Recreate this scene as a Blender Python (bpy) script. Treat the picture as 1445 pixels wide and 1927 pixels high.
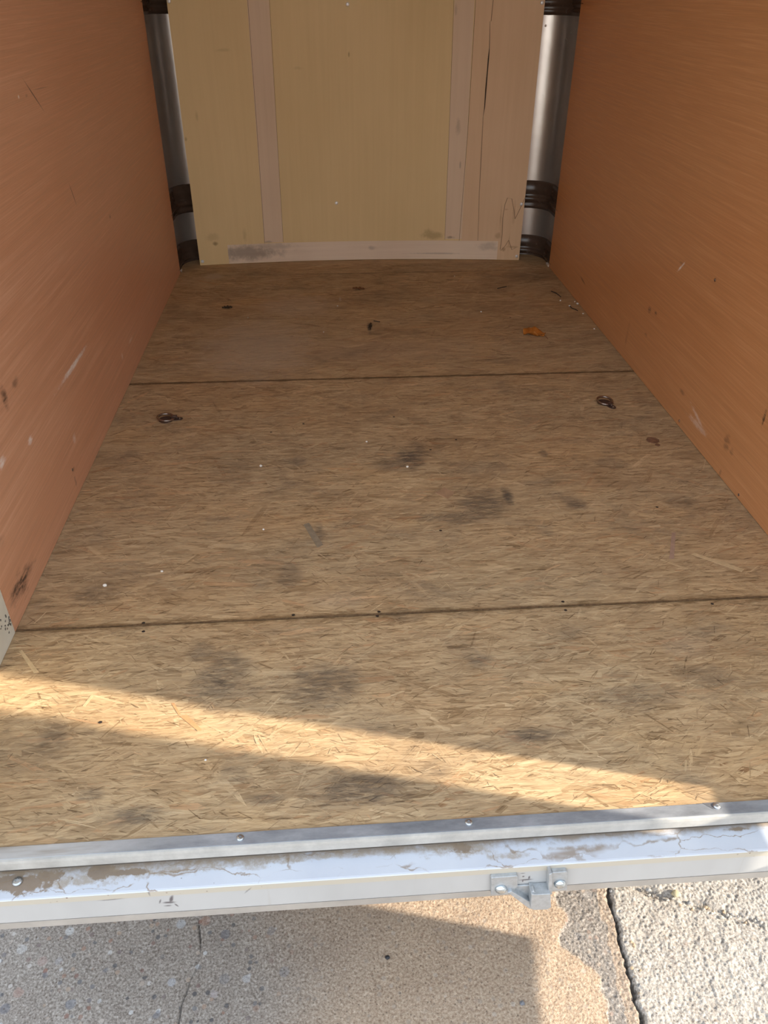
import bpy, bmesh, math, random
from mathutils import Vector, Matrix, noise
PI = math.pi
S = 0.925                      # eye height above the trailer floor (m); floor top is z = 0
scene = bpy.context.scene
for o in list(bpy.data.objects): bpy.data.objects.remove(o)

# ------------------------------------------------------------------ camera
F = 1470.0; CX, CY = 722.5, 963.5
R = Matrix(((0.99734677, -0.03684546, 0.06278403),
            (-0.07263518, -0.56116986, 0.82450744),
            (0.00485315, -0.82688016, -0.56235722)))   # rows: world X,Y,Z in camera (right, down, forward)
EYE = Vector((0, 0, S))
cam_d = bpy.data.cameras.new('camera'); cam = bpy.data.objects.new('camera', cam_d)
scene.collection.objects.link(cam); scene.camera = cam
cam_d.sensor_fit = 'VERTICAL'; cam_d.sensor_height = 24.0; cam_d.sensor_width = 18.0
cam_d.lens = 24.0 * F / 1927.0; cam_d.clip_start = 0.02; cam_d.clip_end = 200
r3 = Matrix((R.col[0], -R.col[1], -R.col[2])).transposed()
cam.matrix_world = Matrix.Translation(EYE) @ r3.to_4x4()

# ------------------------------------------------------------------ light
world = bpy.data.worlds.new('sky'); scene.world = world; world.use_nodes = True
wn = world.node_tree; wn.nodes.clear()
wo = wn.nodes.new('ShaderNodeOutputWorld'); bg = wn.nodes.new('ShaderNodeBackground')
tc = wn.nodes.new('ShaderNodeTexCoord'); sx = wn.nodes.new('ShaderNodeSeparateXYZ')
wr = wn.nodes.new('ShaderNodeValToRGB')
wn.links.new(tc.outputs['Generated'], sx.inputs[0]); wn.links.new(sx.outputs['Z'], wr.inputs[0])
wr.color_ramp.elements[0].position = 0.0; wr.color_ramp.elements[0].color = (1.0, 0.96, 0.90, 1)
wr.color_ramp.elements[1].position = 0.7; wr.color_ramp.elements[1].color = (0.66, 0.80, 1.0, 1)
wn.links.new(wr.outputs[0], bg.inputs['Color']); bg.inputs['Strength'].default_value = 1.15
wn.links.new(bg.outputs[0], wo.inputs[0])
AZ = Vector((-0.9647, 0.2629, 0)).normalized(); TAN = 0.46
sd = Vector((AZ.x, AZ.y, -TAN)).normalized()
sun_d = bpy.data.lights.new('sun', 'SUN'); sun_d.energy = 4.9; sun_d.angle = math.radians(0.9); sun_d.color = (1.0, 0.90, 0.76)
sun = bpy.data.objects.new('sun', sun_d); scene.collection.objects.link(sun)
sun.rotation_euler = sd.to_track_quat('-Z', 'Y').to_euler(); sun.location = (6, -2, 5)
vs = scene.view_settings; scene.display_settings.display_device = 'sRGB'
vs.view_transform = 'Standard'; vs.look = 'None'; vs.gamma = 1.0; vs.use_curve_mapping = False
vs.exposure = 1.05

# ------------------------------------------------------------------ helpers
def ray(px, py):
    d = Vector((px - CX, py - CY, F)); return R @ d
def fl(px, py, z=0.0):
    d = ray(px, py); t = (z - S) / d.z; return EYE + d * t
def onY(px, py, y):
    d = ray(px, py); return EYE + d * (y / d.y)
def onX(px, py, x):
    d = ray(px, py); return EYE + d * (x / d.x)

def mesh(name, verts, faces, mat, parent=None, smooth=False, bevel=0, seg=2):
    me = bpy.data.meshes.new(name); me.from_pydata([tuple(v) for v in verts], [], faces); me.update()
    return finish(name, me, mat, parent, smooth, bevel, seg)
def finish(name, me, mat, parent=None, smooth=False, bevel=0, seg=2):
    if mat: me.materials.append(mat)
    o = bpy.data.objects.new(name, me); scene.collection.objects.link(o)
    if smooth:
        for p in me.polygons: p.use_smooth = True
    if parent:
        o.parent = parent; o.matrix_parent_inverse = parent_inv(parent)
    if bevel:
        m = o.modifiers.new('bevel', 'BEVEL'); m.width = bevel; m.segments = seg; m.limit_method = 'ANGLE'
    return o
def parent_inv(p):
    M = Matrix.Translation(p.location) @ p.rotation_euler.to_matrix().to_4x4()
    if p.parent: M = Matrix.Translation(p.parent.location) @ M
    return M.inverted()
def frombm(name, bm, mat, parent=None, smooth=False, bevel=0, seg=2):
    bmesh.ops.recalc_face_normals(bm, faces=bm.faces)
    me = bpy.data.meshes.new(name); bm.to_mesh(me); bm.free()
    return finish(name, me, mat, parent, smooth, bevel, seg)
def add_box(bm, x0, x1, y0, y1, z0, z1):
    v = [bm.verts.new((x, y, z)) for x in (x0, x1) for y in (y0, y1) for z in (z0, z1)]
    for f in ((0,1,3,2),(4,6,7,5),(0,4,5,1),(2,3,7,6),(0,2,6,4),(1,5,7,3)): bm.faces.new([v[i] for i in f])
def add_prism(bm, pts, off):
    """closed polygon pts extruded by vector off"""
    a = [bm.verts.new(p) for p in pts]; b = [bm.verts.new(Vector(p) + off) for p in pts]
    n = len(pts); bm.faces.new(a); bm.faces.new(b[::-1])
    for i in range(n): bm.faces.new((a[i], b[i], b[(i+1) % n], a[(i+1) % n]))
def add_lathe(bm, prof, M, n=20):
    rings = []
    for r, h in prof:
        rings.append([bm.verts.new(M @ Vector((r*math.cos(2*PI*k/n), r*math.sin(2*PI*k/n), h))) for k in range(n)])
    for a, b in zip(rings, rings[1:]):
        for k in range(n): bm.faces.new((a[k], a[(k+1) % n], b[(k+1) % n], b[k]))
    bm.faces.new(rings[0][::-1]); bm.faces.new(rings[-1])
def add_tube(bm, pts, rad, n=8, closed=False):
    rings = []; m = len(pts)
    for i, p in enumerate(pts):
        p = Vector(p)
        if closed: t = Vector(pts[(i+1) % m]) - Vector(pts[i-1])
        else: t = Vector(pts[min(i+1, m-1)]) - Vector(pts[max(i-1, 0)])
        t.normalize(); u = t.cross(Vector((0, 0, 1)))
        if u.length < 1e-3: u = Vector((1, 0, 0))
        u.normalize(); w = t.cross(u); rr = rad[i] if isinstance(rad, (list, tuple)) else rad
        rings.append([bm.verts.new(p + (u*math.cos(2*PI*k/n) + w*math.sin(2*PI*k/n))*rr) for k in range(n)])
    for i in range(m if closed else m-1):
        a, b = rings[i], rings[(i+1) % m]
        for k in range(n): bm.faces.new((a[k], a[(k+1) % n], b[(k+1) % n], b[k]))
    if not closed: bm.faces.new(rings[0][::-1]); bm.faces.new(rings[-1])
def empty(name, loc):
    o = bpy.data.objects.new(name, None); scene.collection.objects.link(o); o.location = loc
    o.empty_display_size = 0.05; return o
def tag(o, label=None, cat=None, group=None, kind=None):
    if label: o['label'] = label
    if cat: o['category'] = cat
    if group: o['group'] = group
    if kind: o['kind'] = kind
    return o

# ------------------------------------------------------------------ material kit
def rgb(r, g, b):
    f = lambda c: (c/255/12.92) if c/255 <= 0.04045 else ((c/255+0.055)/1.055)**2.4
    return (f(r), f(g), f(b), 1)
class M:
    def __init__(s, name, rough=0.6, spec=0.5, metal=0.0):
        s.m = bpy.data.materials.new(name); s.m.use_nodes = True; s.t = s.m.node_tree
        s.b = s.t.nodes['Principled BSDF']; s.b.inputs['Roughness'].default_value = rough
        s.b.inputs['Specular IOR Level'].default_value = spec; s.b.inputs['Metallic'].default_value = metal
    def n(s, k, **kw):
        x = s.t.nodes.new('ShaderNode' + k)
        for a, v in kw.items(): setattr(x, a, v)
        return x
    def put(s, sock, v):
        if hasattr(v, 'is_output'): s.t.links.new(v, sock)
        elif v is not None: sock.default_value = v
    def pos(s):
        if not hasattr(s, '_p'): s._p = s.n('NewGeometry').outputs['Position']
        return s._p
    def mapv(s, vec, scale=(1,1,1), loc=(0,0,0), rot=(0,0,0), typ='POINT'):
        x = s.n('Mapping', vector_type=typ); s.put(x.inputs['Vector'], vec)
        x.inputs['Location'].default_value = loc; x.inputs['Rotation'].default_value = rot; x.inputs['Scale'].default_value = scale
        return x.outputs[0]
    def noise(s, vec, scale=5, detail=4, rough=0.6, dist=0):
        x = s.n('TexNoise'); s.put(x.inputs['Vector'], vec); x.inputs['Scale'].default_value = scale
        x.inputs['Detail'].default_value = detail; x.inputs['Roughness'].default_value = rough; x.inputs['Distortion'].default_value = dist
        return x.outputs['Fac']
    def voro(s, vec, scale=5, feature='F1', out='Distance', rnd=1.0):
        x = s.n('TexVoronoi', feature=feature); s.put(x.inputs['Vector'], vec); x.inputs['Scale'].default_value = scale
        x.inputs['Randomness'].default_value = rnd
        return x.outputs[out]
    def math(s, op, a, b=0.5, clamp=False):
        x = s.n('Math', operation=op, use_clamp=clamp); s.put(x.inputs[0], a); s.put(x.inputs[1], b); return x.outputs[0]
    def rng(s, v, a, b, c=0.0, d=1.0, smooth=True):
        x = s.n('MapRange', interpolation_type='SMOOTHSTEP' if smooth else 'LINEAR'); s.put(x.inputs[0], v)
        for i, q in zip((1, 2, 3, 4), (a, b, c, d)): s.put(x.inputs[i], q)
        return x.outputs[0]
    def mix(s, f, a, b, mode='MIX'):
        x = s.n('Mix', data_type='RGBA', blend_type=mode); s.put(x.inputs[0], f); s.put(x.inputs[6], a); s.put(x.inputs[7], b)
        return x.outputs[2]
    def ramp(s, v, stops):
        x = s.n('ValToRGB'); s.put(x.inputs[0], v); cr = x.color_ramp
        while len(cr.elements) < len(stops): cr.elements.new(0.5)
        for e, (p, c) in zip(cr.elements, stops): e.position = p; e.color = c
        return x.outputs[0]
    def bump(s, h, strength=0.3, dist=0.002, prev=None):
        x = s.n('Bump'); x.inputs['Strength'].default_value = strength; x.inputs['Distance'].default_value = dist
        s.put(x.inputs['Height'], h)
        if prev is not None: s.put(x.inputs['Normal'], prev)
        return x.outputs[0]
    def attr(s, name, out='Fac'):
        return s.n('Attribute', attribute_name=name).outputs[out]
    def stains(s, items, rag=0.5, ragscale=40, vec=None, ragvec=None):
        """items: (centre Vector, (rx,ry,rz), (rot xyz), strength); soft-edged marks where dirt sits"""
        if vec is None: vec = s.pos()
        nz = s.noise(ragvec if ragvec is not None else s.pos(), ragscale, 5, 0.7)
        add = s.math('MULTIPLY', s.math('SUBTRACT', nz, 0.5), rag*2)
        tot = None
        for c, sc, rot, k in items:
            v = s.mapv(vec, sc, tuple(c), rot, 'TEXTURE')
            L = s.n('VectorMath', operation='LENGTH'); s.put(L.inputs[0], v)
            w = s.rng(s.math('ADD', L.outputs['Value'], add), 1.15, 0.25, 0.0, k)
            tot = w if tot is None else s.math('MAXIMUM', tot, w)
        return tot
    def done(s, col=None, normal=None, rough=None):
        if col is not None: s.put(s.b.inputs['Base Color'], col)
        if normal is not None: s.put(s.b.inputs['Normal'], normal)
        if rough is not None: s.put(s.b.inputs['Roughness'], rough)
        return s.m

# ---- strand board
def m_osb():
    m = M('strand_board', 0.62, 0.25)
    uv = m.attr('grain_uv', 'Vector'); tone = m.attr('tone'); p = m.pos()
    g1 = m.noise(m.mapv(uv, (9, 260, 1)), 1.0, 5, 0.65, 0.3)
    g2 = m.noise(m.mapv(uv, (30, 900, 1)), 1.0, 3, 0.6)
    fineg = m.noise(m.mapv(p, (14, 150, 1)), 1.0, 5, 0.75, 0.6)
    val = m.math('ADD', m.math('MULTIPLY', tone, 0.50), m.math('ADD', m.math('MULTIPLY', g1, 0.62), m.math('MULTIPLY', g2, 0.22)))
    val = m.math('ADD', val, m.math('MULTIPLY', m.math('SUBTRACT', fineg, 0.5), 1.15))
    col = m.ramp(m.math('SUBTRACT', val, 0.2), [(0.0, (0.135, 0.078, 0.038, 1)), (0.22, (0.34, 0.225, 0.118, 1)), (0.45, (0.505, 0.352, 0.198, 1)),
                       (0.65, (0.61, 0.442, 0.255, 1)), (0.95, (0.76, 0.58, 0.355, 1))])
    # warm / grey drift between areas
    drift = m.noise(m.mapv(p, (2.0, 3.5, 1)), 1.0, 3, 0.6)
    col = m.mix(m.rng(drift, 0.35, 0.65, 0, 0.55), col, m.mix(1.0, col, (0.97, 0.86, 0.76, 1), 'MULTIPLY'))
    hue = m.attr('hue')
    col = m.mix(m.rng(hue, 0.9, 1.0, 0, 0.35), col, m.mix(1.0, col, (1.12, 0.80, 0.66, 1), 'MULTIPLY'))
    grime = m.noise(m.mapv(p, (5.5, 9, 1), (3, 1, 0)), 1.0, 6, 0.72, 0.4)
    col = m.mix(m.rng(grime, 0.48, 0.80, 0, 0.62), col, (0.21, 0.165, 0.115, 1))
    # browner and slightly darker towards the back
    sep = m.n('SeparateXYZ'); m.put(sep.inputs[0], p)
    back = m.rng(sep.outputs['Y'], 1.9, 2.9, 0, 0.08)
    col = m.mix(back, col, m.mix(1.0, col, (0.86, 0.80, 0.66, 1), 'MULTIPLY'))
    # broad grey-brown wear and the gritty joints
    wear = m.noise(m.mapv(p, (3.2, 6.5, 1), (7, 2, 0)), 1.0, 5, 0.68, 0.5)
    col = m.mix(m.rng(wear, 0.46, 0.70, 0, 0.55), col, m.mix(1.0, col, (0.70, 0.69, 0.70, 1), 'MULTIPLY'))
    col = m.mix(m.rng(wear, 0.48, 0.30, 0, 0.35), col, m.mix(1.0, col, (1.08, 0.98, 0.82, 1), 'MULTIPLY'))
    jn = m.math('MULTIPLY', m.math('SUBTRACT', m.noise(m.mapv(p, (26, 60, 1)), 1, 5, .75), .5), .055)
    for yy in (1.120*S, 2.192*S):
        dj = m.math('ABSOLUTE', m.math('SUBTRACT', sep.outputs['Y'], yy))
        col = m.mix(m.rng(m.math('ADD', dj, jn), 0.014, -0.002, 0, .80), col, (0.20, 0.118, 0.052, 1))
    # black scuffs
    def st(px, py, w, h, k, rot=0):
        c = fl(px, py); a = fl(px + w, py); b = fl(px, py + h)
        return (c, (abs(a.x-c.x), abs(b.y-c.y), 1.0), (0, 0, rot), k)
    dark = [st(770, 862, 34, 24, .75), st(740, 876, 46, 14, .5), st(785, 845, 24, 22, .5), st(905, 945, 70, 32, .62), st(955, 935, 14, 20, .85),
            st(870, 972, 90, 16, .5), st(1080, 948, 24, 16, .55), st(1022, 853, 9, 10, .6), st(990, 1385, 60, 22, .62), st(1190, 1310, 90, 30, .45),
            st(610, 1290, 80, 60, .55), st(420, 1275, 60, 70, .55), st(680, 1490, 110, 36, .62), st(250, 1535, 80, 22, .6), st(170, 1495, 30, 18, .5),
            st(500, 1505, 40, 12, .5), st(380, 1230, 30, 26, .5), st(175, 1118, 60, 24, .42), st(560, 870, 20, 12, .4), st(100, 1385, 34, 34, .4),
            st(600, 1005, 12, 26, .5, .0), st(545, 1085, 22, 30, .4), st(900, 1245, 24, 12, .45), st(1280, 945, 40, 18, .4), st(440, 885, 60, 34, .3),
            st(820, 1455, 60, 22, .35), st(430, 1450, 50, 30, .4), st(1340, 1270, 60, 26, .4), st(500, 640, 60, 10, .2), st(760, 1160, 40, 14, .3), 
            st(695, 617, 5, 11, .9), st(428, 579, 12, 4, .85), st(1000, 520, 90, 10, .35), st(720, 560, 90, 18, .3), st(1150, 870, 40, 16, .25)]
    a_, b_ = fl(425, 519), fl(1010, 508)
    ln = m.stains([((a_+b_)/2, ((b_-a_).length/2*1.1, .0045, 1.0), (0, 0, math.atan2(b_.y-a_.y, b_.x-a_.x)), .8)], .5, 30)
    col = m.mix(ln, col, (0.10, 0.06, 0.03, 1))
    ds = m.stains(dark, 1.15, 13, ragvec=m.mapv(p, (0.5, 1.3, 1)))
    gb = m.rng(m.noise(m.mapv(p, (30, 110, 1)), 1.0, 5, 0.75), 0.32, 0.58, 0.25, 1.0)
    col = m.mix(m.math('MULTIPLY', ds, gb), col, (0.050, 0.046, 0.046, 1))
    # pale worn places
    light = [st(490, 655, 130, 75, .75), st(560, 575, 90, 26, .55), st(700, 660, 300, 30, .25), st(402, 520, 22, 7, .7), st(560, 560, 26, 6, .3), st(640, 563, 3, 6, .9), st(1290, 1215, 60, 30, .25), st(640, 1130, 60, 20, .2)]
    ls = m.stains(light, 0.6, 18)
    col = m.mix(m.math('MULTIPLY', ls, 0.7), col, (0.55, 0.44, 0.33, 1))
    h = m.math('ADD', m.math('MULTIPLY', g1, 0.6), m.math('MULTIPLY', g2, 0.5))
    nrm = m.bump(m.math('ADD', h, fineg), 0.5, 0.0012)
    return m.done(col, nrm, m.rng(grime, 0.3, 0.8, 0.5, 0.7))
OSB = m_osb()

# ---- varnished wall ply
def m_ply(name, base, hi, stains, pale, lines):
    m = M(name, 0.38, 0.5); p = m.pos()
    g = m.noise(m.mapv(p, (1, 3.2, 170)), 1.0, 6, 0.66, 0.3)
    g2 = m.noise(m.mapv(p, (1, 7.0, 620)), 1.0, 3, 0.6)
    broad = m.noise(m.mapv(p, (1, 0.8, 3.5)), 1.0, 3, 0.5)
    val = m.math('ADD', m.math('MULTIPLY', g, 0.6), m.math('MULTIPLY', g2, 0.4))
    dk = tuple(c*0.80 for c in base[:3]) + (1,)
    col = m.ramp(val, [(0.25, dk), (0.5, base), (0.78, hi)])
    col = m.mix(m.rng(broad, 0.35, 0.7, 0, 0.4), col, m.mix(1.0, col, (0.92, 0.78, 0.66, 1), 'MULTIPLY'))
    rv = m.mapv(p, (1, 2.0, 6.0))
    d = m.stains(stains, 0.8, 14, ragvec=rv)
    brk = m.rng(m.noise(m.mapv(p, (1, 26, 130)), 1.0, 4, 0.7), 0.36, 0.60, 0.2, 1.0)
    col = m.mix(m.math('MULTIPLY', d, brk), col, (0.045, 0.028, 0.02, 1))
    w = m.stains(pale, 0.8, 30, ragvec=rv)
    col = m.mix(m.math('MULTIPLY', w, m.rng(brk, 0.2, 0.6, 0.55, 1.0)), col, (0.90, 0.80, 0.74, 1))
    l = m.stains(lines, 0.15, 30)
    col = m.mix(l, col, (0.05, 0.024, 0.012, 1))
    nrm = m.bump(val, 0.32, 0.0009)
    return m.done(col, nrm, m.rng(g, 0.3, 0.7, 0.34, 0.46))
XL, XR = -0.597*S, 0.942*S
def ws(px, py, ly, lz, k, rot=0.0, X=XL):
    return (onX(px, py, X), (0.3, ly, lz), (rot, 0, 0), k)
def seg(p0, p1, w, k, X):
    a, b = onX(*p0, X), onX(*p1, X); c = (a+b)/2; d = b-a
    return (c, (0.3, d.length/2*1.15, w), (math.atan2(d.z, d.y), 0, 0), k)
PLY_L = m_ply('orange_ply', (0.66, 0.345, 0.205, 1), (0.82, 0.50, 0.34, 1),
    [seg((20, 1135), (62, 1060), .020, 1.0, XL), seg((30, 1110), (52, 1085), .028, .8, XL), ws(8, 748, .014, .022, .75), ws(28, 720, .018, .01, .5), ws(2, 1020, .02, .01, .3),
     ws(138, 884, .012, .006, .7), ws(142, 905, .006, .02, .4), ws(207, 408, .010, .006, .6), ws(50, 180, .01, .004, .3)],
    [seg((112, 728), (160, 655), .007, .95, XL), ws(57, 828, .014, .008, .8), ws(140, 825, .012, .012, .35), ws(3, 870, .02, .01, .8), ws(35, 182, .004, .004, 1.0),
     ws(246, 640, .03, .006, .4), ws(230, 670, .01, .01, .4)],
    [seg((44, 150), (82, 208), .0022, .9, XL), seg((130, 346), (144, 386), .0022, .9, XL), seg((60, 170), (90, 163), .0012, .4, XL)])
PLY_R = m_ply('orange_ply_right', (0.60, 0.29, 0.125, 1), (0.75, 0.42, 0.22, 1),
    [ws(1222, 583, .012, .010, .8, 0, XR), ws(1234, 590, .010, .007, .8, 0, XR), ws(1215, 630, .01, .006, .5, 0, XR), ws(1345, 527, .006, .006, .9, 0, XR),
     ws(1283, 497, .02, .006, .3, 0, XR), ws(1368, 832, .016, .022, .5, 0, XR), ws(1377, 850, .01, .010, .4, 0, XR), ws(1438, 785, .006, .022, .8, 0, XR),
     ws(1284, 738, .016, .008, .6, 0, XR), ws(1278, 792, .006, .006, .8, 0, XR), ws(1355, 890, .005, .010, .9, 0, XR), ws(1180, 630, .01, .05, .2, 0, XR)],
    [seg((1275, 510), (1288, 495), .004, .9, XR), seg((1295, 780), (1330, 820), .010, .35, XR), seg((1300, 760), (1325, 812), .006, .35, XR)],
    [seg((1092, 520), (1101, 536), .004, .7, XR), seg((1441, 780), (1434, 800), .002, .7, XR)])

# ---- pale nose panel and veneer strips
def m_panel(name, a, b, stains=(), strong=(0.30, 0.19, 0.08, 1), sc=(60, 1, 2.0)):
    m = M(name, 0.55, 0.3); p = m.pos()
    g = m.noise(m.mapv(p, (sc[0], 1, sc[2])), 1.0, 5, 0.6, 0.2)
    w = m.noise(m.mapv(p, (2.5, 1, 1.5)), 1.0, 3, 0.6)
    val = m.math('ADD', m.math('MULTIPLY', g, 0.35), m.math('MULTIPLY', w, 0.65))
    col = m.ramp(val, [(0.3, a), (0.7, b)])
    if stains:
        d = m.stains(stains, 0.8, 40); col = m.mix(m.math('MULTIPLY', d, 0.8), col, strong)
    return m.done(col, m.bump(g, 0.15, 0.0006))
YP = 3.365*S
def pst(px, py, rx, rz, k, rot=0.0):
    return (onY(px, py, YP), (rx, 0.3, rz), (0, rot, 0), k)
PANEL = m_panel('pale_ply', rgb(218, 190, 138), rgb(231, 204, 153),
    [pst(404, 459, .012, .010, 1.0), pst(398, 447, .03, .02, .3), pst(460, 445, .01, .03, .3), pst(817, 447, .055, .018, .6), pst(810, 443, .03, .02, .5),
     pst(657, 104, .004, .010, .7), pst(350, 262, .005, .008, .6), pst(370, 220, .006, .018, .3), pst(560, 130, .02, .006, .2), pst(418, 95, .03, .006, .25)])
PINK = m_panel('pinkish_veneer', rgb(214, 179, 140), rgb(229, 197, 160),
    [pst(938, 445, .018, .014, .45), pst(945, 425, .006, .05, .3), pst(965, 465, .03, .006, .5), pst(948, 470, .01, .012, .7), pst(968, 400, .007, .05, .35),
     pst(953, 395, .010, .004, .4), pst(943, 410, .004, .05, .45), pst(958, 455, .003, .03, .5)], (0.33, 0.17, 0.07, 1))
WHITEW = m_panel('washed_veneer', rgb(214, 187, 156), rgb(230, 205, 176),
    [pst(864, 240, .012, .03, .4), pst(848, 450, .02, .006, .8), pst(860, 20, .006, .02, .3), pst(505, 460, .02, .008, .5), pst(868, 312, .004, .015, .5)], (0.22, 0.15, 0.10, 1))
BASEV = m_panel('weathered_veneer', rgb(220, 196, 172), rgb(240, 220, 196),
    [pst(465, 478, .16, .035, .75), pst(510, 468, .10, .02, .4), pst(700, 472, .02, .01, .4), pst(622, 457, .03, .006, .8), pst(920, 465, .05, .02, .35),
     pst(820, 481, .12, .004, .4)], (0.17, 0.13, 0.10, 1), (3, 1, 120))

def simple(name, col, rough=0.5, metal=0.0, spec=0.5, nsc=20, var=0.15, bump=0.1, bd=0.001):
    m = M(name, rough, spec, metal); n = m.noise(m.pos(), nsc, 5, 0.65)
    a = tuple(c*(1-var) for c in col[:3]) + (1,); b = tuple(min(1, c*(1+var)) for c in col[:3]) + (1,)
    return m.done(m.ramp(n, [(0.3, a), (0.7, b)]), m.bump(n, bump, bd), m.rng(n, 0.3, 0.7, rough*0.85, min(1, rough*1.15)))
def m_shell():
    m = M('brown_shell_metal', 0.31, 0.5, 0.85); p = m.pos()
    n = m.noise(p, 6, 4, 0.6); d = m.voro(p, 38); n2 = m.noise(p, 3, 2, .5)
    bubbles = m.math('MULTIPLY', m.rng(d, 0.22, 0.10), m.rng(n2, 0.56, 0.62))
    col = m.ramp(n, [(0.3, (0.70, 0.63, 0.58, 1)), (0.7, (0.80, 0.73, 0.67, 1))])
    return m.done(col, m.bump(bubbles, 0.7, 0.003, m.bump(n, 0.25, 0.006)))
SHELL = m_shell()
RIB = simple('dark_brown_sealant', (0.085, 0.052, 0.036), 0.24, 0, 0.6, 30, 0.15, 0.15, 0.002)
STEEL = simple('zinc_plated_steel', (0.55, 0.56, 0.57), 0.28, 0.9, 0.5, 60, 0.15)
RINGM = simple('tarnished_steel', (0.30, 0.24, 0.21), 0.22, 0.9, 0.5, 60, 0.25)
DISH = simple('rusty_brown_dish', (0.085, 0.048, 0.036), 0.45, 0.3, 0.5, 90, 0.35)
CAST = simple('cast_grey_metal', (0.44, 0.455, 0.46), 0.42, 0.35, 0.5, 120, 0.16, 0.25, 0.0006)
ROOFW = simple('roof_lining', (0.84, 0.83, 0.80), 0.6)
OUTER = simple('white_outer_skin', (0.72, 0.73, 0.74), 0.4)
DOORM = simple('white_door_lining', (0.74, 0.72, 0.68), 0.45, 0, 0.5, 8, .1)
DARK = simple('dark_gap', (0.10, 0.085, 0.07), 0.9)
def m_galv():
    m = M('galvanised_strip', 0.5, 0.5, 0.45); p = m.pos()
    n = m.noise(m.mapv(p, (14, 40, 40)), 1, 5, 0.65); b = m.noise(m.mapv(p, (3, 30, 30)), 1, 4, 0.6)
    sep = m.n('SeparateXYZ'); m.put(sep.inputs[0], p)
    col = m.ramp(n, [(0.25, (0.21, 0.22, 0.235, 1)), (0.55, (0.37, 0.385, 0.41, 1)), (0.8, (0.56, 0.575, 0.60, 1))])
    col = m.mix(m.math('MULTIPLY', m.rng(sep.outputs['X'], -0.12, -0.45, 0, 0.6), m.rng(b, .4, .6)), col, (0.78, 0.77, 0.75, 1))
    col = m.mix(m.rng(b, 0.62, 0.72, 0, 0.7), col, (0.30, 0.235, 0.17, 1))
    return m.done(col, m.bump(n, 0.25, 0.001))
GALV = m_galv()
LIP = simple('dull_white_lip', (0.47, 0.45, 0.41), 0.45, 0.05, 0.5, 25, 0.2)
ZS = -0.030*S; YF = 0.6123*S; YB = 0.668*S
def m_sill():
    m = M('white_sill_paint', 0.42, 0.5); p = m.pos()
    sep = m.n('SeparateXYZ'); m.put(sep.inputs[0], p)
    def ss(px, py, w, h, k, rot=0):
        c = fl(px, py, ZS); a = fl(px+w, py, ZS); b = fl(px, py+h, ZS); return (c, (abs(a.x-c.x), abs(b.y-c.y), 1.0), (0, 0, rot), k)
    base = m.ramp(m.noise(p, 9, 4), [(0.3, (0.59, 0.62, 0.68, 1)), (0.7, (0.65, 0.68, 0.73, 1))])
    # broad dirt: tan film, then brown mud
    film = m.stains([ss(740, 1602, 110, 9, .5), ss(1120, 1560, 90, 14, .5), ss(960, 1610, 60, 10, .5), ss(400, 1628, 70, 14, .6), ss(180, 1650, 120, 12, .6), ss(110, 1648, 190, 28, .9), ss(300, 1634, 170, 17, .8), ss(880, 1590, 110, 26, .7), ss(500, 1618, 170, 12, .8), ss(620, 1610, 130, 10, .65), ss(1010, 1570, 200, 8, .35), ss(480, 1632, 50, 8, .4), ss(1300, 1552, 80, 8, .3)],
                    1.1, 46)
    film = m.rng(film, 0.08, 0.6, 0, .85)
    col = m.mix(m.math('MULTIPLY', film, m.rng(m.noise(p, 90, 5, .75), .38, .6, .35, 1)), base, (0.39, 0.32, 0.245, 1))
    mud = m.stains([ss(40, 1662, 75, 22, 1.0), ss(90, 1650, 50, 14, .8), ss(190, 1640, 26, 22, .9), ss(20, 1640, 40, 8, .6), ss(235, 1642, 50, 8, .7), ss(870, 1597, 28, 14, .55), ss(1390, 1560, 30, 5, .5)], 1.2, 60)
    col = m.mix(m.rng(mud, 0.15, 0.5, 0, .95), col, (0.27, 0.20, 0.14, 1))
    # veined dirt lines
    wv = m.n('TexNoise'); m.put(wv.inputs['Vector'], p); wv.inputs['Scale'].default_value = 22; wv.inputs['Detail'].default_value = 5
    va = m.n('VectorMath', operation='MULTIPLY_ADD'); m.put(va.inputs[0], wv.outputs['Color']); va.inputs[1].default_value = (.11, .045, 0); m.put(va.inputs[2], p)
    v = m.voro(m.mapv(va.outputs[0], (9, 34, 1), (0.3, 0.7, 0)), 1.0, 'DISTANCE_TO_EDGE')
    wob = m.noise(p, 34, 5, .7)
    vm = m.math('MULTIPLY', m.rng(m.math('ADD', v, m.math('MULTIPLY', m.math('SUBTRACT', wob, .5), .10)), 0.028, 0.0), m.rng(m.noise(m.mapv(p, (7, 30, 1), (9, 4, 0)), 1, 3), 0.44, 0.58))
    col = m.mix(m.math('MULTIPLY', vm, 0.75), col, (0.28, 0.19, 0.11, 1))
    back = m.rng(m.math('ADD', sep.outputs['Y'], m.math('MULTIPLY', m.math('SUBTRACT', wob, .5), .03)), 0.652*S-.010, 0.652*S+.004, 0, .85)
    col = m.mix(back, col, (0.36, 0.27, 0.18, 1))
    spk = m.rng(m.voro(p, 120), 0.12, 0.05, 0, 1); spm = m.rng(m.noise(p, 20, 3), .58, .66)
    col = m.mix(m.math('MULTIPLY', spk, spm), col, (0.10, 0.06, 0.045, 1))
    return m.done(col, m.bump(wob, 0.15, 0.0015))
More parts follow.
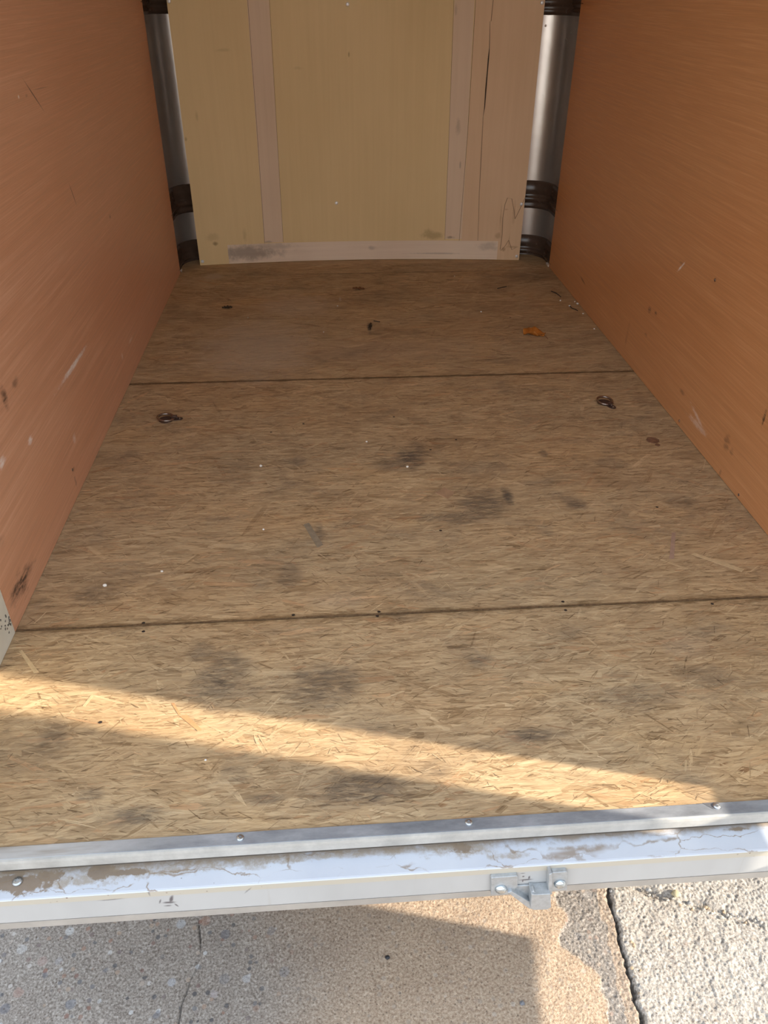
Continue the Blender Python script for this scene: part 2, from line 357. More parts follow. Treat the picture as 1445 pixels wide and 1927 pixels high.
def m_face():
    m = M('cream_sill_face', 0.40, 0.5); p = m.pos()
    sep = m.n('SeparateXYZ'); m.put(sep.inputs[0], p)
    base = m.ramp(m.noise(m.mapv(p, (8, 1, 3)), 1, 4), [(0.3, (0.44, 0.44, 0.43, 1)), (0.7, (0.51, 0.51, 0.50, 1))])
    top = m.rng(sep.outputs['Z'], ZS-.0145, ZS-.012)
    col = m.mix(m.math('MULTIPLY', top, 0.9), base, (0.52, 0.475, 0.385, 1))
    run = m.rng(m.noise(m.mapv(p, (60, 1, 3.5)), 1, 4, .7), .62, .8, 0, .4)
    col = m.mix(run, col, (0.42, 0.39, 0.35, 1))
    rsp = m.math('MULTIPLY', m.rng(m.voro(p, 95), .17, .07), m.math('MULTIPLY', m.rng(m.noise(m.mapv(p, (6, 1, 1)), 1, 2), .48, .6), m.rng(sep.outputs['Z'], ZS-.016, ZS-.004)))
    col = m.mix(rsp, col, (0.16, 0.075, 0.04, 1))
    def fs(px, py, rx, rz, k, rot=0): return (onY(px, py, YF), (rx, .05, rz), (0, rot, 0), k)
    rust = m.stains([fs(656, 1644, .006, .005, 1), fs(708, 1640, .005, .003, 1), fs(1178, 1605, .005, .002, .9), fs(1165, 1616, .003, .002, .9)], .5, 150)
    col = m.mix(rust, col, (0.36, 0.15, 0.05, 1))
    mk = m.stains([fs(322, 1694, .003, .012, 1, .3), fs(318, 1700, .010, .003, 1), fs(316, 1706, .006, .002, .8), fs(301, 1698, .0016, .006, .9, .3), fs(332, 1705, .0016, .005, .9, -.5),
                   fs(210, 1694, .020, .0022, .8, -.06), fs(466, 1677, .0016, .010, .6, .6), fs(280, 1680, .0016, .010, .6), fs(390, 1669, .002, .003, .6),
                   fs(985, 1651, .002, .002, .9), fs(990, 1657, .011, .0022, 1), fs(996, 1653, .0018, .005, 1), fs(984, 1659, .0014, .004, 1), fs(984, 1645, .004, .0012, .8)], .35, 200)
    col = m.mix(mk, col, (0.13, 0.115, 0.12, 1))
    return m.done(col, m.bump(m.noise(p, 60, 3), 0.06, 0.001))
SILLT, SILLF = m_sill(), m_face()
FLANGE = simple('tan_grey_flange', (0.47, 0.44, 0.40), 0.45, 0.3, 0.5, 18, 0.12)
JAMB = simple('cream_jamb', (0.70, 0.68, 0.58), 0.45, 0, 0.5, 14, 0.08)

# ------------------------------------------------------------------ ground
ZG = -0.45*S
def m_ground():
    m = M('exposed_aggregate_concrete', 0.85, 0.25); p = m.pos()
    grey = m.attr('grey'); warm = m.attr('warm'); old = m.attr('old'); crk = m.attr('crack')
    n1 = m.noise(p, 260, 4, .7); n2 = m.noise(p, 14, 5, .65); n3 = m.noise(p, 700, 2, .6)
    vc = m.n('TexVoronoi'); m.put(vc.inputs['Vector'], p); vc.inputs['Scale'].default_value = 95
    vbig = m.n('TexVoronoi'); m.put(vbig.inputs['Vector'], m.mapv(p, (1, 1, 1), (5, 3, 0))); vbig.inputs['Scale'].default_value = 42
    cg = m.ramp(n1, [(0.32, (0.125, 0.105, 0.088, 1)), (0.5, (0.285, 0.25, 0.215, 1)), (0.68, (0.48, 0.435, 0.385, 1))])
    cw = m.ramp(n1, [(0.32, (0.27, 0.175, 0.115, 1)), (0.5, (0.46, 0.34, 0.235, 1)), (0.72, (0.64, 0.51, 0.38, 1))])
    co = m.ramp(n1, [(0.28, (0.19, 0.165, 0.14, 1)), (0.5, (0.45, 0.405, 0.35, 1)), (0.72, (0.66, 0.62, 0.56, 1))])
    col = m.mix(warm, cg, cw); col = m.mix(old, col, co)
    col = m.mix(m.rng(n2, .4, .65, 0, .3), col, m.mix(1.0, col, (0.80, 0.76, 0.74, 1), 'MULTIPLY'))
    # coloured aggregate stones in the exposed part
    sp = m.n('SeparateColor'); m.put(sp.inputs[0], vc.outputs['Color'])
    stone = m.ramp(sp.outputs[0], [(0.0, (0.06, 0.058, 0.065, 1)), (0.35, (0.17, 0.165, 0.165, 1)), (0.6, (0.25, 0.12, 0.085, 1)), (0.8, (0.40, 0.30, 0.22, 1)), (1, (0.58, 0.57, 0.55, 1))])
    stone = m.mix(m.rng(grey, 0, 1, .45, .0), stone, (0.5, 0.42, 0.33, 1))
    msk = m.math('MULTIPLY', m.rng(vc.outputs['Distance'], .42, .30), m.rng(sp.outputs[1], .70, .74))
    col = m.mix(m.math('MULTIPLY', msk, m.rng(grey, 0, 1, .35, .85)), col, stone)
    sb = m.n('SeparateColor'); m.put(sb.inputs[0], vbig.outputs['Color'])
    stone2 = m.ramp(sb.outputs[0], [(0.0, (0.13, 0.13, 0.15, 1)), (0.45, (0.21, 0.22, 0.24, 1)), (0.6, (0.36, 0.20, 0.13, 1)), (0.8, (0.45, 0.46, 0.48, 1)), (1, (0.62, 0.6, 0.57, 1))])
    msk2 = m.math('MULTIPLY', m.rng(vbig.outputs['Distance'], .40, .30), m.rng(sb.outputs[1], .80, .84))
    col = m.mix(m.math('MULTIPLY', msk2, m.rng(grey, 0, 1, 0, .6)), col, stone2)
    pv = m.n('TexVoronoi'); m.put(pv.inputs['Vector'], m.mapv(p, (1, 1, 1), (2, 8, 0))); pv.inputs['Scale'].default_value = 210
    ps = m.n('SeparateColor'); m.put(ps.inputs[0], pv.outputs['Color'])
    pit = m.math('MULTIPLY', m.rng(m.math('ADD', pv.outputs['Distance'], m.math('MULTIPLY', n3, .2)), .50, .25), m.rng(ps.outputs[0], .74, .82))
    col = m.mix(m.math('MULTIPLY', pit, .65), col, (0.11, 0.075, 0.055, 1))
    col = m.mix(m.math('MULTIPLY', crk, .85), col, (0.10, 0.082, 0.065, 1))
    nrm = m.bump(m.math('ADD', n1, m.math('MULTIPLY', n3, .5)), 0.6, 0.0025)
    return m.done(col, nrm)
GROUND = m_ground()
def gp(px, py): v = fl(px, py, ZG); return (v.x, v.y)
cr_main = [gp(*q) for q in ((1120, 1610), (1143, 1662), (1150, 1700), (1163, 1740), (1170, 1775), (1180, 1805), (1186, 1845), (1196, 1875), (1203, 1905), (1214, 1940), (1235, 2020), (1290, 2200))]
cr_right = [gp(*q) for q in ((1146, 1655), (1228, 1679), (1262, 1690), (1330, 1704), (1375, 1722), (1445, 1745), (1560, 1790), (1800, 1870))]
cr_hair = [gp(*q) for q in ((372, 1700), (375, 1740), (378, 1785), (372, 1815), (356, 1850), (342, 1895), (334, 1935), (320, 2050))]
patch = [gp(*q) for q in ((1052, 1600), (1048, 1672), (1044, 1688), (1050, 1700), (1062, 1712), (1068, 1728), (1069, 1742), (1059, 1752), (1054, 1766), (1058, 1780),
         (1072, 1790), (1090, 1800), (1100, 1812), (1122, 1820), (1130, 1840), (1128, 1860), (1142, 1880), (1146, 1905), (1150, 1940), (1160, 2060))]
def dist_poly(x, y, pl):
    best = 9.0; side = 1
    for (ax, ay), (bx, by) in zip(pl, pl[1:]):
        dx, dy = bx-ax, by-ay; L = dx*dx+dy*dy; t = ((x-ax)*dx+(y-ay)*dy)/L; t = 0 if t < 0 else 1 if t > 1 else t
        ex, ey = x-ax-t*dx, y-ay-t*dy; d = ex*ex+ey*ey
        if d < best: best = d; side = 1 if (dx*ey-dy*ex) > 0 else -1   # + = camera's right (lines run towards the viewer)
    return math.sqrt(best)*side
def r3g(x, y): return noise.noise(Vector((x*60, y*60, 1.7)))
def build_ground():
    x0, x1, y0, y1 = -0.80, 0.98, 0.44, 1.10; st = 0.0018
    nx = int((x1-x0)/st); ny = int((y1-y0)/st)
    xs = [-14, -6, -2.5] + [x0 + (x1-x0)*i/nx for i in range(nx+1)] + [2.5, 6, 14]
    ys = [-12, -5, -1.5, -0.3] + [y0 + (y1-y0)*j/ny for j in range(ny+1)] + [2.5, 6, 14]
    vs_, at_ = [], []
    N = noise.noise
    for j, y in enumerate(ys):
        for i, x in enumerate(xs):
            z = 0.0; g = w = o = c = 0.0
            if x0-.001 <= x <= x1+.001 and y0-.001 <= y <= y1+.001:
                ed = min(1.0, (x-x0)/.05, (x1-x)/.05, (y-y0)/.03, (y1-y)/.05); ed = max(ed, 0)
                wob = 0.006*N(Vector((x*40, y*40, 3.1))) + 0.003*N(Vector((x*140, y*140, 7.7)))
                dm = dist_poly(x, y, cr_main) + wob
                dp = dist_poly(x, y, patch) + wob*.8
                o = 1.0 if dm > 0 else 0.0
                wm = min(1, max(0, (-dp)/.004)) if dm < 0 else 0.0
                fade = min(1, max(0, (x + 0.10*N(Vector((x*5, y*5, 1))) - (-.22))/.30))
                w = wm*(0.12 + .88*fade*fade*(3-2*fade))
                g = max(0, 1 - w*1.3) if o < .5 and dp < 0 else (.35 if o < .5 else .15)
                r1 = N(Vector((x*290, y*290, 0.3))) + .6*N(Vector((x*170+3*r3g(x,y), y*170, 2.2))); r2 = N(Vector((x*70, y*70, 5.3))) - 1.1*max(0, N(Vector((x*120, y*120, 8.8)))-.25); r3_ = N(Vector((x*14, y*14, 9)))
                amp = 0.0008 + 0.0011*o + (.0007 if (dp > 0 and o < .5) else 0)
                z = amp*(r1 + 0.7*r2) + .0022*r3_
                z -= 0.0032 if (dp > 0 and o < .5) else 0
                if dp < 0 and dm < 0: z += 0.0008
                cw_ = 0.0024 + .0045*max(0, N(Vector((y*24, 2, 2))))
                k = math.exp(-(dm/cw_)**2); z -= .011*k; c = max(c, min(1, k*1.1 if k > .5 else 0))
                if abs(dm) < .022 and dm < 0: w = max(w, .55)
                if o > .5:
                    dr = abs(dist_poly(x, y, cr_right) + wob)
                    k = math.exp(-(dr/.009)**2)*(0.55+.9*N(Vector((x*18, y*18, 4)))) ; z -= .010*max(0, k); c = max(c, max(0, k-.55)*.8)
                else:
                    dh = abs(dist_poly(x, y, cr_hair) + wob*.4)
                    k = math.exp(-(dh/.0016)**2)*min(1, max(0, .75+1.2*N(Vector((x*30, y*30, 1))))); z -= .004*k; c = max(c, k*.8)
                z *= ed
            vs_.append((x, y, ZG + z)); at_.append((g, w, o, c))
    W = len(xs)
    fs = [(j*W+i, j*W+i+1, (j+1)*W+i+1, (j+1)*W+i) for j in range(len(ys)-1) for i in range(W-1)]
    o = mesh('ground', vs_, fs, GROUND, smooth=True)
    for k, nm in enumerate(('grey', 'warm', 'old', 'crack')):
        a = o.data.attributes.new(nm, 'FLOAT', 'POINT'); a.data.foreach_set('value', [q[k] for q in at_])
    return tag(o, kind='structure')
build_ground()

# ------------------------------------------------------------------ trailer floor: three strand-board sheets
rnd = random.Random(7)
floor = empty('floor', (0, 0, 0)); tag(floor, kind='structure')
def board(y0, y1, count, seed, nose=False):
    r = random.Random(seed); V, Fc, UV, T, H = [], [], [], [], []
    def face(pts, uvs, tone, hue):
        b = len(V); V.extend(pts); Fc.append(tuple(range(b, b+len(pts)))); UV.append(uvs); T.append(tone); H.append(hue)
    x0, x1 = -0.604*S, 0.949*S; th = -0.018
    if nose:
        pl = [(x0, y0), (x1, y0), (x1, 3.36*S)]
        pl += [(0.949*S - .10*S*(1-math.cos(a)), 3.36*S + .10*S*math.sin(a)) for a in [PI/2*k/8 for k in range(1, 9)]]
        pl += [(-.604*S + .10*S*(1-math.cos(a)), 3.36*S + .10*S*math.sin(a)) for a in [PI/2*k/8 for k in range(8, 0, -1)]]
        pl += [(x0, 3.36*S)]
    else: pl = [(x0, y0), (x1, y0), (x1, y1), (x0, y1)]
    face([(x, y, 0) for x, y in pl], [(x, y) for x, y in pl], 0.5, 0.3)
    n = len(pl)
    for i in range(n):
        a, b = pl[i], pl[(i+1) % n]
        face([(a[0], a[1], 0), (a[0], a[1], th), (b[0], b[1], th), (b[0], b[1], 0)], [(a[0], 0), (a[0], .02), (b[0], .02), (b[0], 0)], .2, .2)
    face([(x, y, th) for x, y in pl[::-1]], [(x, y) for x, y in pl[::-1]], .4, .2)
    for k in range(count):
        small = r.random()
        if small < .40: L = r.uniform(.006, .026); w = r.uniform(.0006, .0016); tone = r.choice((-.12, 0.05, .15, .95)); z = .00075
        elif small < .72: L = r.uniform(.02, .06); w = r.uniform(.0015, .004); tone = min(1, max(0, r.gauss(.5, .24))); z = r.uniform(.0003, .0007)
        else: L = r.uniform(.05, .12); w = r.uniform(.005, .014); tone = min(1, max(0, r.gauss(.5, .17))); z = r.uniform(.0001, .0006)
        a = r.gauss(0, .33) if r.random() < .88 else r.uniform(-PI/2, PI/2)*.8
        cx = r.uniform(x0+.01, x1-.01); cy = r.uniform(y0+.004, y1-.004)
        ca, sa = math.cos(a), math.sin(a); e = lambda: r.uniform(.55, 1.0)
        sk = r.uniform(-.3, .3)*w
        pp = [(-L/2*e(), -w/2), (0, -w/2*r.uniform(.8, 1.15)), (L/2*e(), -w/2*r.uniform(.3, 1)), (L/2, sk), (L/2*e(), w/2), (0, w/2*r.uniform(.8, 1.15)), (-L/2*e(), w/2*r.uniform(.3, 1)), (-L/2, -sk)]
        q = [(cx+u*ca-v*sa, cy+u*sa+v*ca) for u, v in pp]
        if any(not (x0 < X < x1 and y0 < Y < y1) for X, Y in q): continue
        ou, ov = r.uniform(0, 50), r.uniform(0, 50)
        tilt = r.uniform(-.0002, .0003)
        face([(X, Y, z + tilt*(1 if u > 0 else -1)) for (X, Y), (u, v) in zip(q, pp)], [(u+ou, v+ov) for u, v in pp], tone, r.random())
    me = bpy.data.meshes.new('strand_board'); me.from_pydata(V, [], Fc); me.update()
    ua = me.attributes.new('grain_uv', 'FLOAT_VECTOR', 'CORNER'); flat = []
    for u in UV:
        for a, b in u: flat += [a, b, 0.0]
    ua.data.foreach_set('vector', flat)
    ta = me.attributes.new('tone', 'FLOAT', 'FACE'); ta.data.foreach_set('value', T)
    ha = me.attributes.new('hue', 'FLOAT', 'FACE'); ha.data.foreach_set('value', H)
    return finish('strand_board', me, OSB, floor)
Y0, Y1, Y2, Y3 = 0.6715*S, 1.120*S, 2.192*S, 3.47*S
front_b = board(Y0, Y1-.0018, 9000, 1)
mid_b = board(Y1+.0018, Y2-.0022, 15000, 2)
back_b = board(Y2+.0022, 3.35*S, 9000, 3, nose=True)
bm = bmesh.new(); add_box(bm, -.60*S, .945*S, Y0, 3.45*S, -.05, -.0185); frombm('subfloor', bm, DARK, floor)
bm = bmesh.new()
for yy, w in ((Y1, .004), (Y2, .004)):          # grit packed into the two joints
    k = 60; r = random.Random(int(yy*100))
    top = [(-.597*S + 1.539*S*i/k, yy + w*r.uniform(.25, .8), -.0008) for i in range(k+1)]
    bot = [(x, yy - w*r.uniform(.25, .8), -.0008) for x, _, _ in top]
    tv = [bm.verts.new((x, y, z+.0017)) for x, y, z in top]; bv = [bm.verts.new((x, y, z+.0017)) for x, y, z in bot]
    for i in range(k): bm.faces.new((bv[i], bv[i+1], tv[i+1], tv[i]))
GRIT = simple('packed_brown_grit', (0.17, 0.105, 0.055), 0.9, 0, .2, 150, .4, .6, .002)
frombm('joint_grit', bm, GRIT, floor)
# nail pits and the knocked-out round plug
def disc(name, c, rx, ry, mat, parent, z=.0009, seed=0, dz=.0):
    r = random.Random(seed); bm = bmesh.new(); n = 22
    ring = [bm.verts.new((c.x + rx*math.cos(2*PI*k/n)*r.uniform(.92, 1.06), c.y + ry*math.sin(2*PI*k/n)*r.uniform(.92, 1.06), z)) for k in range(n)]
    cen = bm.verts.new((c.x, c.y, z+dz))
    for k in range(n): bm.faces.new((cen, ring[k], ring[(k+1) % n]))
    return frombm(name, bm, mat, parent)
PLUG = simple('rusty_plug', (0.20, 0.105, 0.06), 0.6, 0, .4, 90, .4, .6, .002)
# irregular worn plug
c = fl(1228, 829)
bm = bmesh.new(); add_lathe(bm, [(.0155, 0), (.0155, .0012), (.0130, .0016), (.0118, .0011)], Matrix.Translation((c.x, c.y, 0)) , 22)
for q in bm.verts: q.co.x = c.x + (q.co.x-c.x)*(1+.08*math.sin(q.co.y*900))
plug = frombm('round_plug', bm, PLUG, floor); plug['label'] = 'rust-brown round plug in the strand board near the right wall'
c2 = fl(1237, 838)
bm = bmesh.new(); add_lathe(bm, [(.006, 0), (.006, .0018), (.004, .0028)], Matrix.Translation((c2.x, c2.y, 0)), 12); frombm('plug_nub', bm, PLUG, plug)

# ------------------------------------------------------------------ walls
ZR = 1.72*S
def wall(name, xi, xo, mat):
    bm = bmesh.new(); a, b = min(xi, xo), max(xi, xo)
    add_box(bm, a, b, 1.1165*S, 3.262*S, .0015, ZR); o = frombm(name, bm, mat); return tag(o, kind='structure')
wl = wall('wall_left', XL, XL-.006, PLY_L); wr_ = wall('wall_right', XR, XR+.006, PLY_R)
def outer(name, x0, x1):
    bm = bmesh.new(); add_box(bm, x0, x1, YF+.006, 3.30*S, -.050, ZR+.02); return frombm(name, bm, OUTER)
o = outer('outer_skin', XL-.045, XL-.012); o.parent = wl; o = outer('outer_skin', XR+.012, XR+.034); o.parent = wr_
JX = 0.98*S
def jamb(name, xa, xb, par):
    bm = bmesh.new(); add_box(bm, xa, xb, 0.589*S+.004, 1.1155*S, -.0, ZR); return frombm(name, bm, JAMB, par, bevel=.002)
j1 = jamb('jamb_lining', XL-.008, XL+.0005, wl)
j2 = jamb('jamb_lining', XR, XR+.010, wr_)
bm = bmesh.new(); add_box(bm, XR+.010, JX+.002, 0.589*S, 0.66*S, -.050, ZR+.02); frombm('corner_post', bm, OUTER, wr_)
bm = bmesh.new(); add_box(bm, XL-.046, XL-.008, 0.600*S, 0.66*S, -.095, ZR+.02); frombm('corner_post', bm, OUTER, wl)
# screw heads on the walls
def screw(name, pos, nrm, r, parent, mat=STEEL, h=.45):
    q = Vector(nrm).to_track_quat('Z', 'Y').to_matrix().to_4x4(); MM = Matrix.Translation(pos) @ q
    bm = bmesh.new(); add_lathe(bm, [(r, 0), (r*.96, r*h*.45), (r*.7, r*h*.85), (r*.34, r*h), (r*.26, r*h*.55)], MM, 16)
    return frombm(name, bm, mat, parent, smooth=False)
for px, py in ((1278, 792), (1345, 527), (1390, 931)): screw('screw', onX(px, py, XR) + Vector((-.0002, 0, 0)), (-1, 0, 0), .0032, wr_, RINGM, .3)
for px, py in ((136, 884),): screw('screw', onX(px, py, XL) + Vector((.0002, 0, 0)), (1, 0, 0), .0032, wl, RINGM, .3)
# dark-specked foot of the left jamb
SPECK = simple('black_specks', (.16, .145, .12), .8)
bm = bmesh.new(); r = random.Random(4)
for k in range(26):
    c = onX(16 + r.gauss(0, 7), 1172 + r.gauss(0, 9), XL+.0011)
    if c.z < .004 or c.y > 1.112*S: continue
    add_prism(bm, [c + Vector((0, r.uniform(.3, 1.3)*.0022*math.cos(a), r.uniform(.3, 1.5)*.0022*math.sin(a))) for a in [2*PI*i/7 for i in range(7)]], Vector((-.0006, 0, 0)))
frombm('dirt_specks', bm, SPECK, j1)
# roof
bm = bmesh.new(); add_box(bm, XL-.045, XR+.034, 0.60*S, 3.50*S, ZR, ZR+.02); tag(frombm('ceiling', bm, ROOFW), kind='structure')
bm = bmesh.new(); add_box(bm, XL-.045, JX+.002, 0.589*S, 0.66*S, ZR-.05, ZR-.001); tag(frombm('trim_1', bm, OUTER), kind='structure')

# ------------------------------------------------------------------ nose shell behind the pale panel
def nose_curve(inset=0.0, n=14):
    xl, xr = -.615*S + inset, .960*S - inset; ys = 3.370*S; rx, ry = .10*S, .10*S - inset
    rl = .080*S; L = [(xl + rl*(1-math.cos(a)), ys + ry*math.sin(a)) for a in [PI/2*k/n for k in range(n+1)]]
    Rr = [(xr - rx*(1-math.cos(a)), ys + ry*math.sin(a)) for a in [PI/2*k/n for k in range(n, -1, -1)]]
    return [(xl, 3.235*S), (xl, 3.27*S), (xl, 3.31*S), (xl, 3.34*S)] + L + Rr + [(xr, 3.34*S), (xr, 3.31*S), (xr, 3.27*S), (xr, 3.235*S)]
cv = nose_curve()
V = []; zs = [-.02 + (ZR+.02)*k/24 for k in range(25)]
for z in zs:
    for x, y in cv: V.append((x, y, z))
n = len(cv); FF = [(k*n+i, k*n+i+1, (k+1)*n+i+1, (k+1)*n+i) for k in range(24) for i in range(n-1)]
shell = mesh('wall_back', V, FF, SHELL, smooth=True); tag(shell, kind='structure')
sm = shell.modifiers.new('solid', 'SOLIDIFY'); sm.thickness = .006; sm.offset = -1
def rib(z0, z1):
    prof = [(0.000, 0), (.008, .04), (.010, .44), (.007, .50), (.014, .56), (.017, .64), (.013, .72), (.006, .78), (.012, .84), (.011, .96), (0.0, 1.0)]
    rows = []
    for ins, t in prof:
        rows.append([(x, y, z1 + (z0-z1)*t) for x, y in nose_curve(ins)])
    V = [p for rw in rows for p in rw]; m_ = len(rows[0])
    return mesh('shell_rib', V, [(k*m_+i, k*m_+i+1, (k+1)*m_+i+1, (k+1)*m_+i) for k in range(len(rows)-1) for i in range(m_-1)], RIB, shell, smooth=True)
rib(.193*S, .305*S); rib(-.018*S, .082*S); rib(.895*S, 1.01*S)

# ------------------------------------------------------------------ pale bowed plywood panel
def bow(x):                       # inner face of the panel, y as a function of x
    t = (x/S + .529)/(1.365); return (3.364 + .045*4*t*(1-t))*S
def curved(name, x0, x1, z0, z1, lift, th, mat, parent, n=24, slant=0.0, notch=0):
    bm = bmesh.new(); A = []
    for i in range(n+1):
        t = i/n; row = []
        for (z, d) in ((z0, lift), (z1, lift), (z1, lift-th), (z0, lift-th)):
            x = x0 + (x1-x0)*t + slant*(z-z0)/(z1-z0)
            row.append(bm.verts.new((x, bow(x)-d, z)))
        A.append(row)
    for a, b in zip(A, A[1:]):
        for k in range(4): bm.faces.new((a[k], a[(k+1) % 4], b[(k+1) % 4], b[k]))
    bm.faces.new(A[0][::-1]); bm.faces.new(A[-1])
    return frombm(name, bm, mat, parent, smooth=False)
panel = empty('plywood_panel', (.15*S, bow(.15*S), 0))
tag(panel, 'pale yellow plywood panel with pinkish strips, screwed up at the far end', 'panel')
curved('panel_sheet', -.529*S, .836*S, .001, 1.55*S, 0, .006, PANEL, panel)
a = curved('veneer_strip', -.2544*S, -.176*S, .083*S, 1.54*S, .0006, .0008, WHITEW, panel, 4, .010); a['label'] = 'pinkish upright strip left of centre'
a = curved('veneer_strip', .5120*S, .5850*S, .087*S, 1.54*S, .0006, .0008, WHITEW, panel, 4, -.008); a['label'] = 'pale washed upright strip right of centre'
a = curved('veneer_field', .5851*S, .8359*S, .002, 1.54*S, .0003, .0004, PINK, panel, 6, 0); a['label'] = 'wide pinkish-brown field beside the right edge'
a = curved('veneer_strip', -.4085*S, .7410*S, .002, .080*S, .0009, .0011, BASEV, panel, 20); a['label'] = 'weathered greyish strip along the bottom'
# split and seam line in the right field
SPLIT = simple('dark_split', (0.05, 0.028, 0.016), .9); SEAM = simple('brown_seam', (0.30, 0.185, 0.11), .8)
def stroke(name, pts, ws_, mat, lift=.0011):
    bm = bmesh.new(); A = []
    for (px, py), w in zip(pts, ws_):
        p = onY(px, py, 3.375*S); y = bow(p.x) - lift; p = onY(px, py, y); A.append((bm.verts.new(p - Vector((w/2, 0, 0))), bm.verts.new(p + Vector((w/2, 0, 0)))))
    for a, b in zip(A, A[1:]): bm.faces.new((a[0], a[1], b[1], b[0]))
    return frombm(name, bm, mat, panel)
stroke('split', [(922, 40), (921, 90), (919, 110), (917, 135), (914, 170), (912, 200), (909, 220)], [.0010, .002, .0045, .004, .005, .0032, .0008], SPLIT)
stroke('seam', [(928, 0), (924, 40)], [.0025, .0025], SEAM)
stroke('seam', [(909, 220), (905, 300), (902, 360), (899, 453)], [.0018, .003, .002, .0015], SEAM)
stroke('seam', [(864, 453), (880, 250), (895, 0)], [.0016, .0016, .0016], SEAM)
stroke('seam', [(837, 451), (845, 250), (854, 0)], [.0012, .0012, .0012], SEAM)
stroke('seam', [(498, 458), (484, 250), (466, 0)], [.0014, .0014, .0014], SEAM)
stroke('seam', [(533, 456), (521, 250), (507, 0)], [.0012, .0012, .0012], SEAM)
def wav(pts): stroke('resin_stain', pts, [.0022]*len(pts), SEAM)
wav([(941, 470), (945, 440), (946, 410), (950, 385), (955, 372), (963, 374), (967, 395), (969, 412), (975, 400), (982, 385), (988, 372)])
wav([(942, 472), (951, 462), (957, 452), (963, 470), (972, 465)])
for px, py in ((633, 382), (654, 8), (381, 492), (972, 482), (981, 384), (1020, 5), (318, 2)):
    p = onY(px, py, 3.375*S); p = onY(px, py, bow(p.x)); screw('screw', p + Vector((0, -.0008, 0)), (0, -1, 0), .0062, panel, simple('bright_screw', (.82, .82, .82), .3, .3), .5)

# ------------------------------------------------------------------ threshold strip, sill
YT = .652*S
strip = empty('threshold_strip', (.2, YT, .002)); tag(strip, 'dull grey metal strip screwed along the front edge of the strand board floor', 'metal strip')
X0, X1 = XL-.045, XR+.030
bm = bmesh.new(); add_box(bm, XL-.003, XR+.003, YT, Y0+.0005, .0009, .0030); frombm('strip_top', bm, GALV, strip, bevel=.0008)
bm = bmesh.new()
prof = [(YT-.0002, .0031), (YT-.0028, .0022), (YT-.0036, -.002), (YT-.0036, -.0150), (YT-.0006, -.0166), (YT+.001, -.0150), (YT+.001, .0008)]
add_prism(bm, [(XL-.003, y, z) for y, z in prof], Vector((XR-XL+.006, 0, 0))); frombm('strip_lip', bm, LIP, strip)
for px, py in ((1348, 1517), (882, 1548), (452, 1577)): screw('screw', fl(px, py, .003), (0, 0, 1), .0050, strip, STEEL, .55)
DENT = simple('dented_dark_metal', (0.20, 0.20, 0.21), .5, .6)
c = fl(1341, 1515, .0032); bm = bmesh.new()
add_prism(bm, [Vector((c.x-.013, c.y+.004, .0031)), Vector((c.x-.002, c.y-.006, .0031)), Vector((c.x+.009, c.y-.006, .0031)), Vector((c.x+.009, c.y+.004, .0031))], Vector((0, 0, .0003)))
frombm('dent', bm, DENT, strip)
sill = empty('door_sill', (.2, YF, ZS)); tag(sill, 'white painted sill beam caked with dried mud, running across the trailer opening', 'sill')
nx = 120; V = []; Fc = []
prof_s = [(YB+.012, ZS-.002), (YB+.012, ZS), (YF+.003, ZS-.0003), (YF+.0008, ZS-.0008), (YF+.0002, ZS-.002)]
bm = bmesh.new(); add_prism(bm, [(X0, y, z) for y, z in prof_s], Vector((X1-X0, 0, 0)))
frombm('sill_top', bm, SILLT, sill)
ZFb = -.0866*S; ZFl = -.1034*S
bm = bmesh.new()
add_prism(bm, [(X0, y, z) for y, z in ((YF, ZS-.002), (YF+.0003, ZS-.013), (YF+.0012, ZS-.0145), (YF+.0012, ZFb), (YB, ZFb), (YB, ZS-.002))], Vector((X1-X0, 0, 0)))
frombm('sill_face', bm, SILLF, sill)
bm = bmesh.new()
add_box(bm, X0, X1, YF+.0045, YB, ZFb-.0022, ZFb+.001); add_box(bm, X0, X1, YF+.0015, YB, ZFl, ZFb-.0020)
frombm('bottom_flange', bm, FLANGE, sill)
bm = bmesh.new(); add_box(bm, XL, XR, YT+.003, Y0+.01, ZS-.002, -.0005); frombm('gap_shade_fill', bm, DARK, sill)  # dark filler standing in for the shade under the strip lip
screw('screw', fl(33, 1659, ZS+.0005), (0, 0, 1), .0065, sill, STEEL, .45)

# ------------------------------------------------------------------ cast latch keeper on the sill face
keeper = empty('latch_keeper', tuple(onY(990, 1680, YF)))
tag(keeper, 'grey cast metal latch keeper bolted to the lower face of the white sill', 'latch keeper')
bm = bmesh.new()
def slab(pts, yf, yb):
    add_prism(bm, [onY(px, py, yf) for px, py in pts], Vector((0, yb-yf, 0)))
yb = YF+.001
slab([(924, 1653), (928, 1652), (973, 1648.5), (975, 1651), (974, 1669), (967, 1676), (956, 1683), (924, 1684.5)], YF-.005, yb)         # left ear
slab([(966, 1668), (1034, 1664), (1034, 1688), (1000, 1711), (985, 1700), (962, 1680)], YF-.0015, yb)                                 # web
slab([(955, 1680), (963, 1678), (1001, 1700), (1001, 1712), (995, 1710)], YF-.010, yb)                                                # slanted arm
slab([(1000, 1683), (1008, 1684), (1036, 1682.5), (1037, 1708), (1030, 1712), (1003, 1713), (998, 1708)], YF-.016, yb)                # hook block
slab([(1001, 1679), (1005, 1677), (1011, 1683), (1036, 1682), (1036, 1687), (1002, 1688)], YF-.013, YF-.004)
slab([(1033, 1646), (1039, 1644), (1039, 1684), (1031, 1684)], YF-.011, yb)                                                           # upright flange
slab([(1036, 1644), (1040, 1642.5), (1066, 1640.5), (1068.5, 1643), (1067, 1675), (1037, 1677)], YF-.006, yb)                         # right ear
frombm('keeper_body', bm, CAST, keeper, bevel=.0010, seg=3)
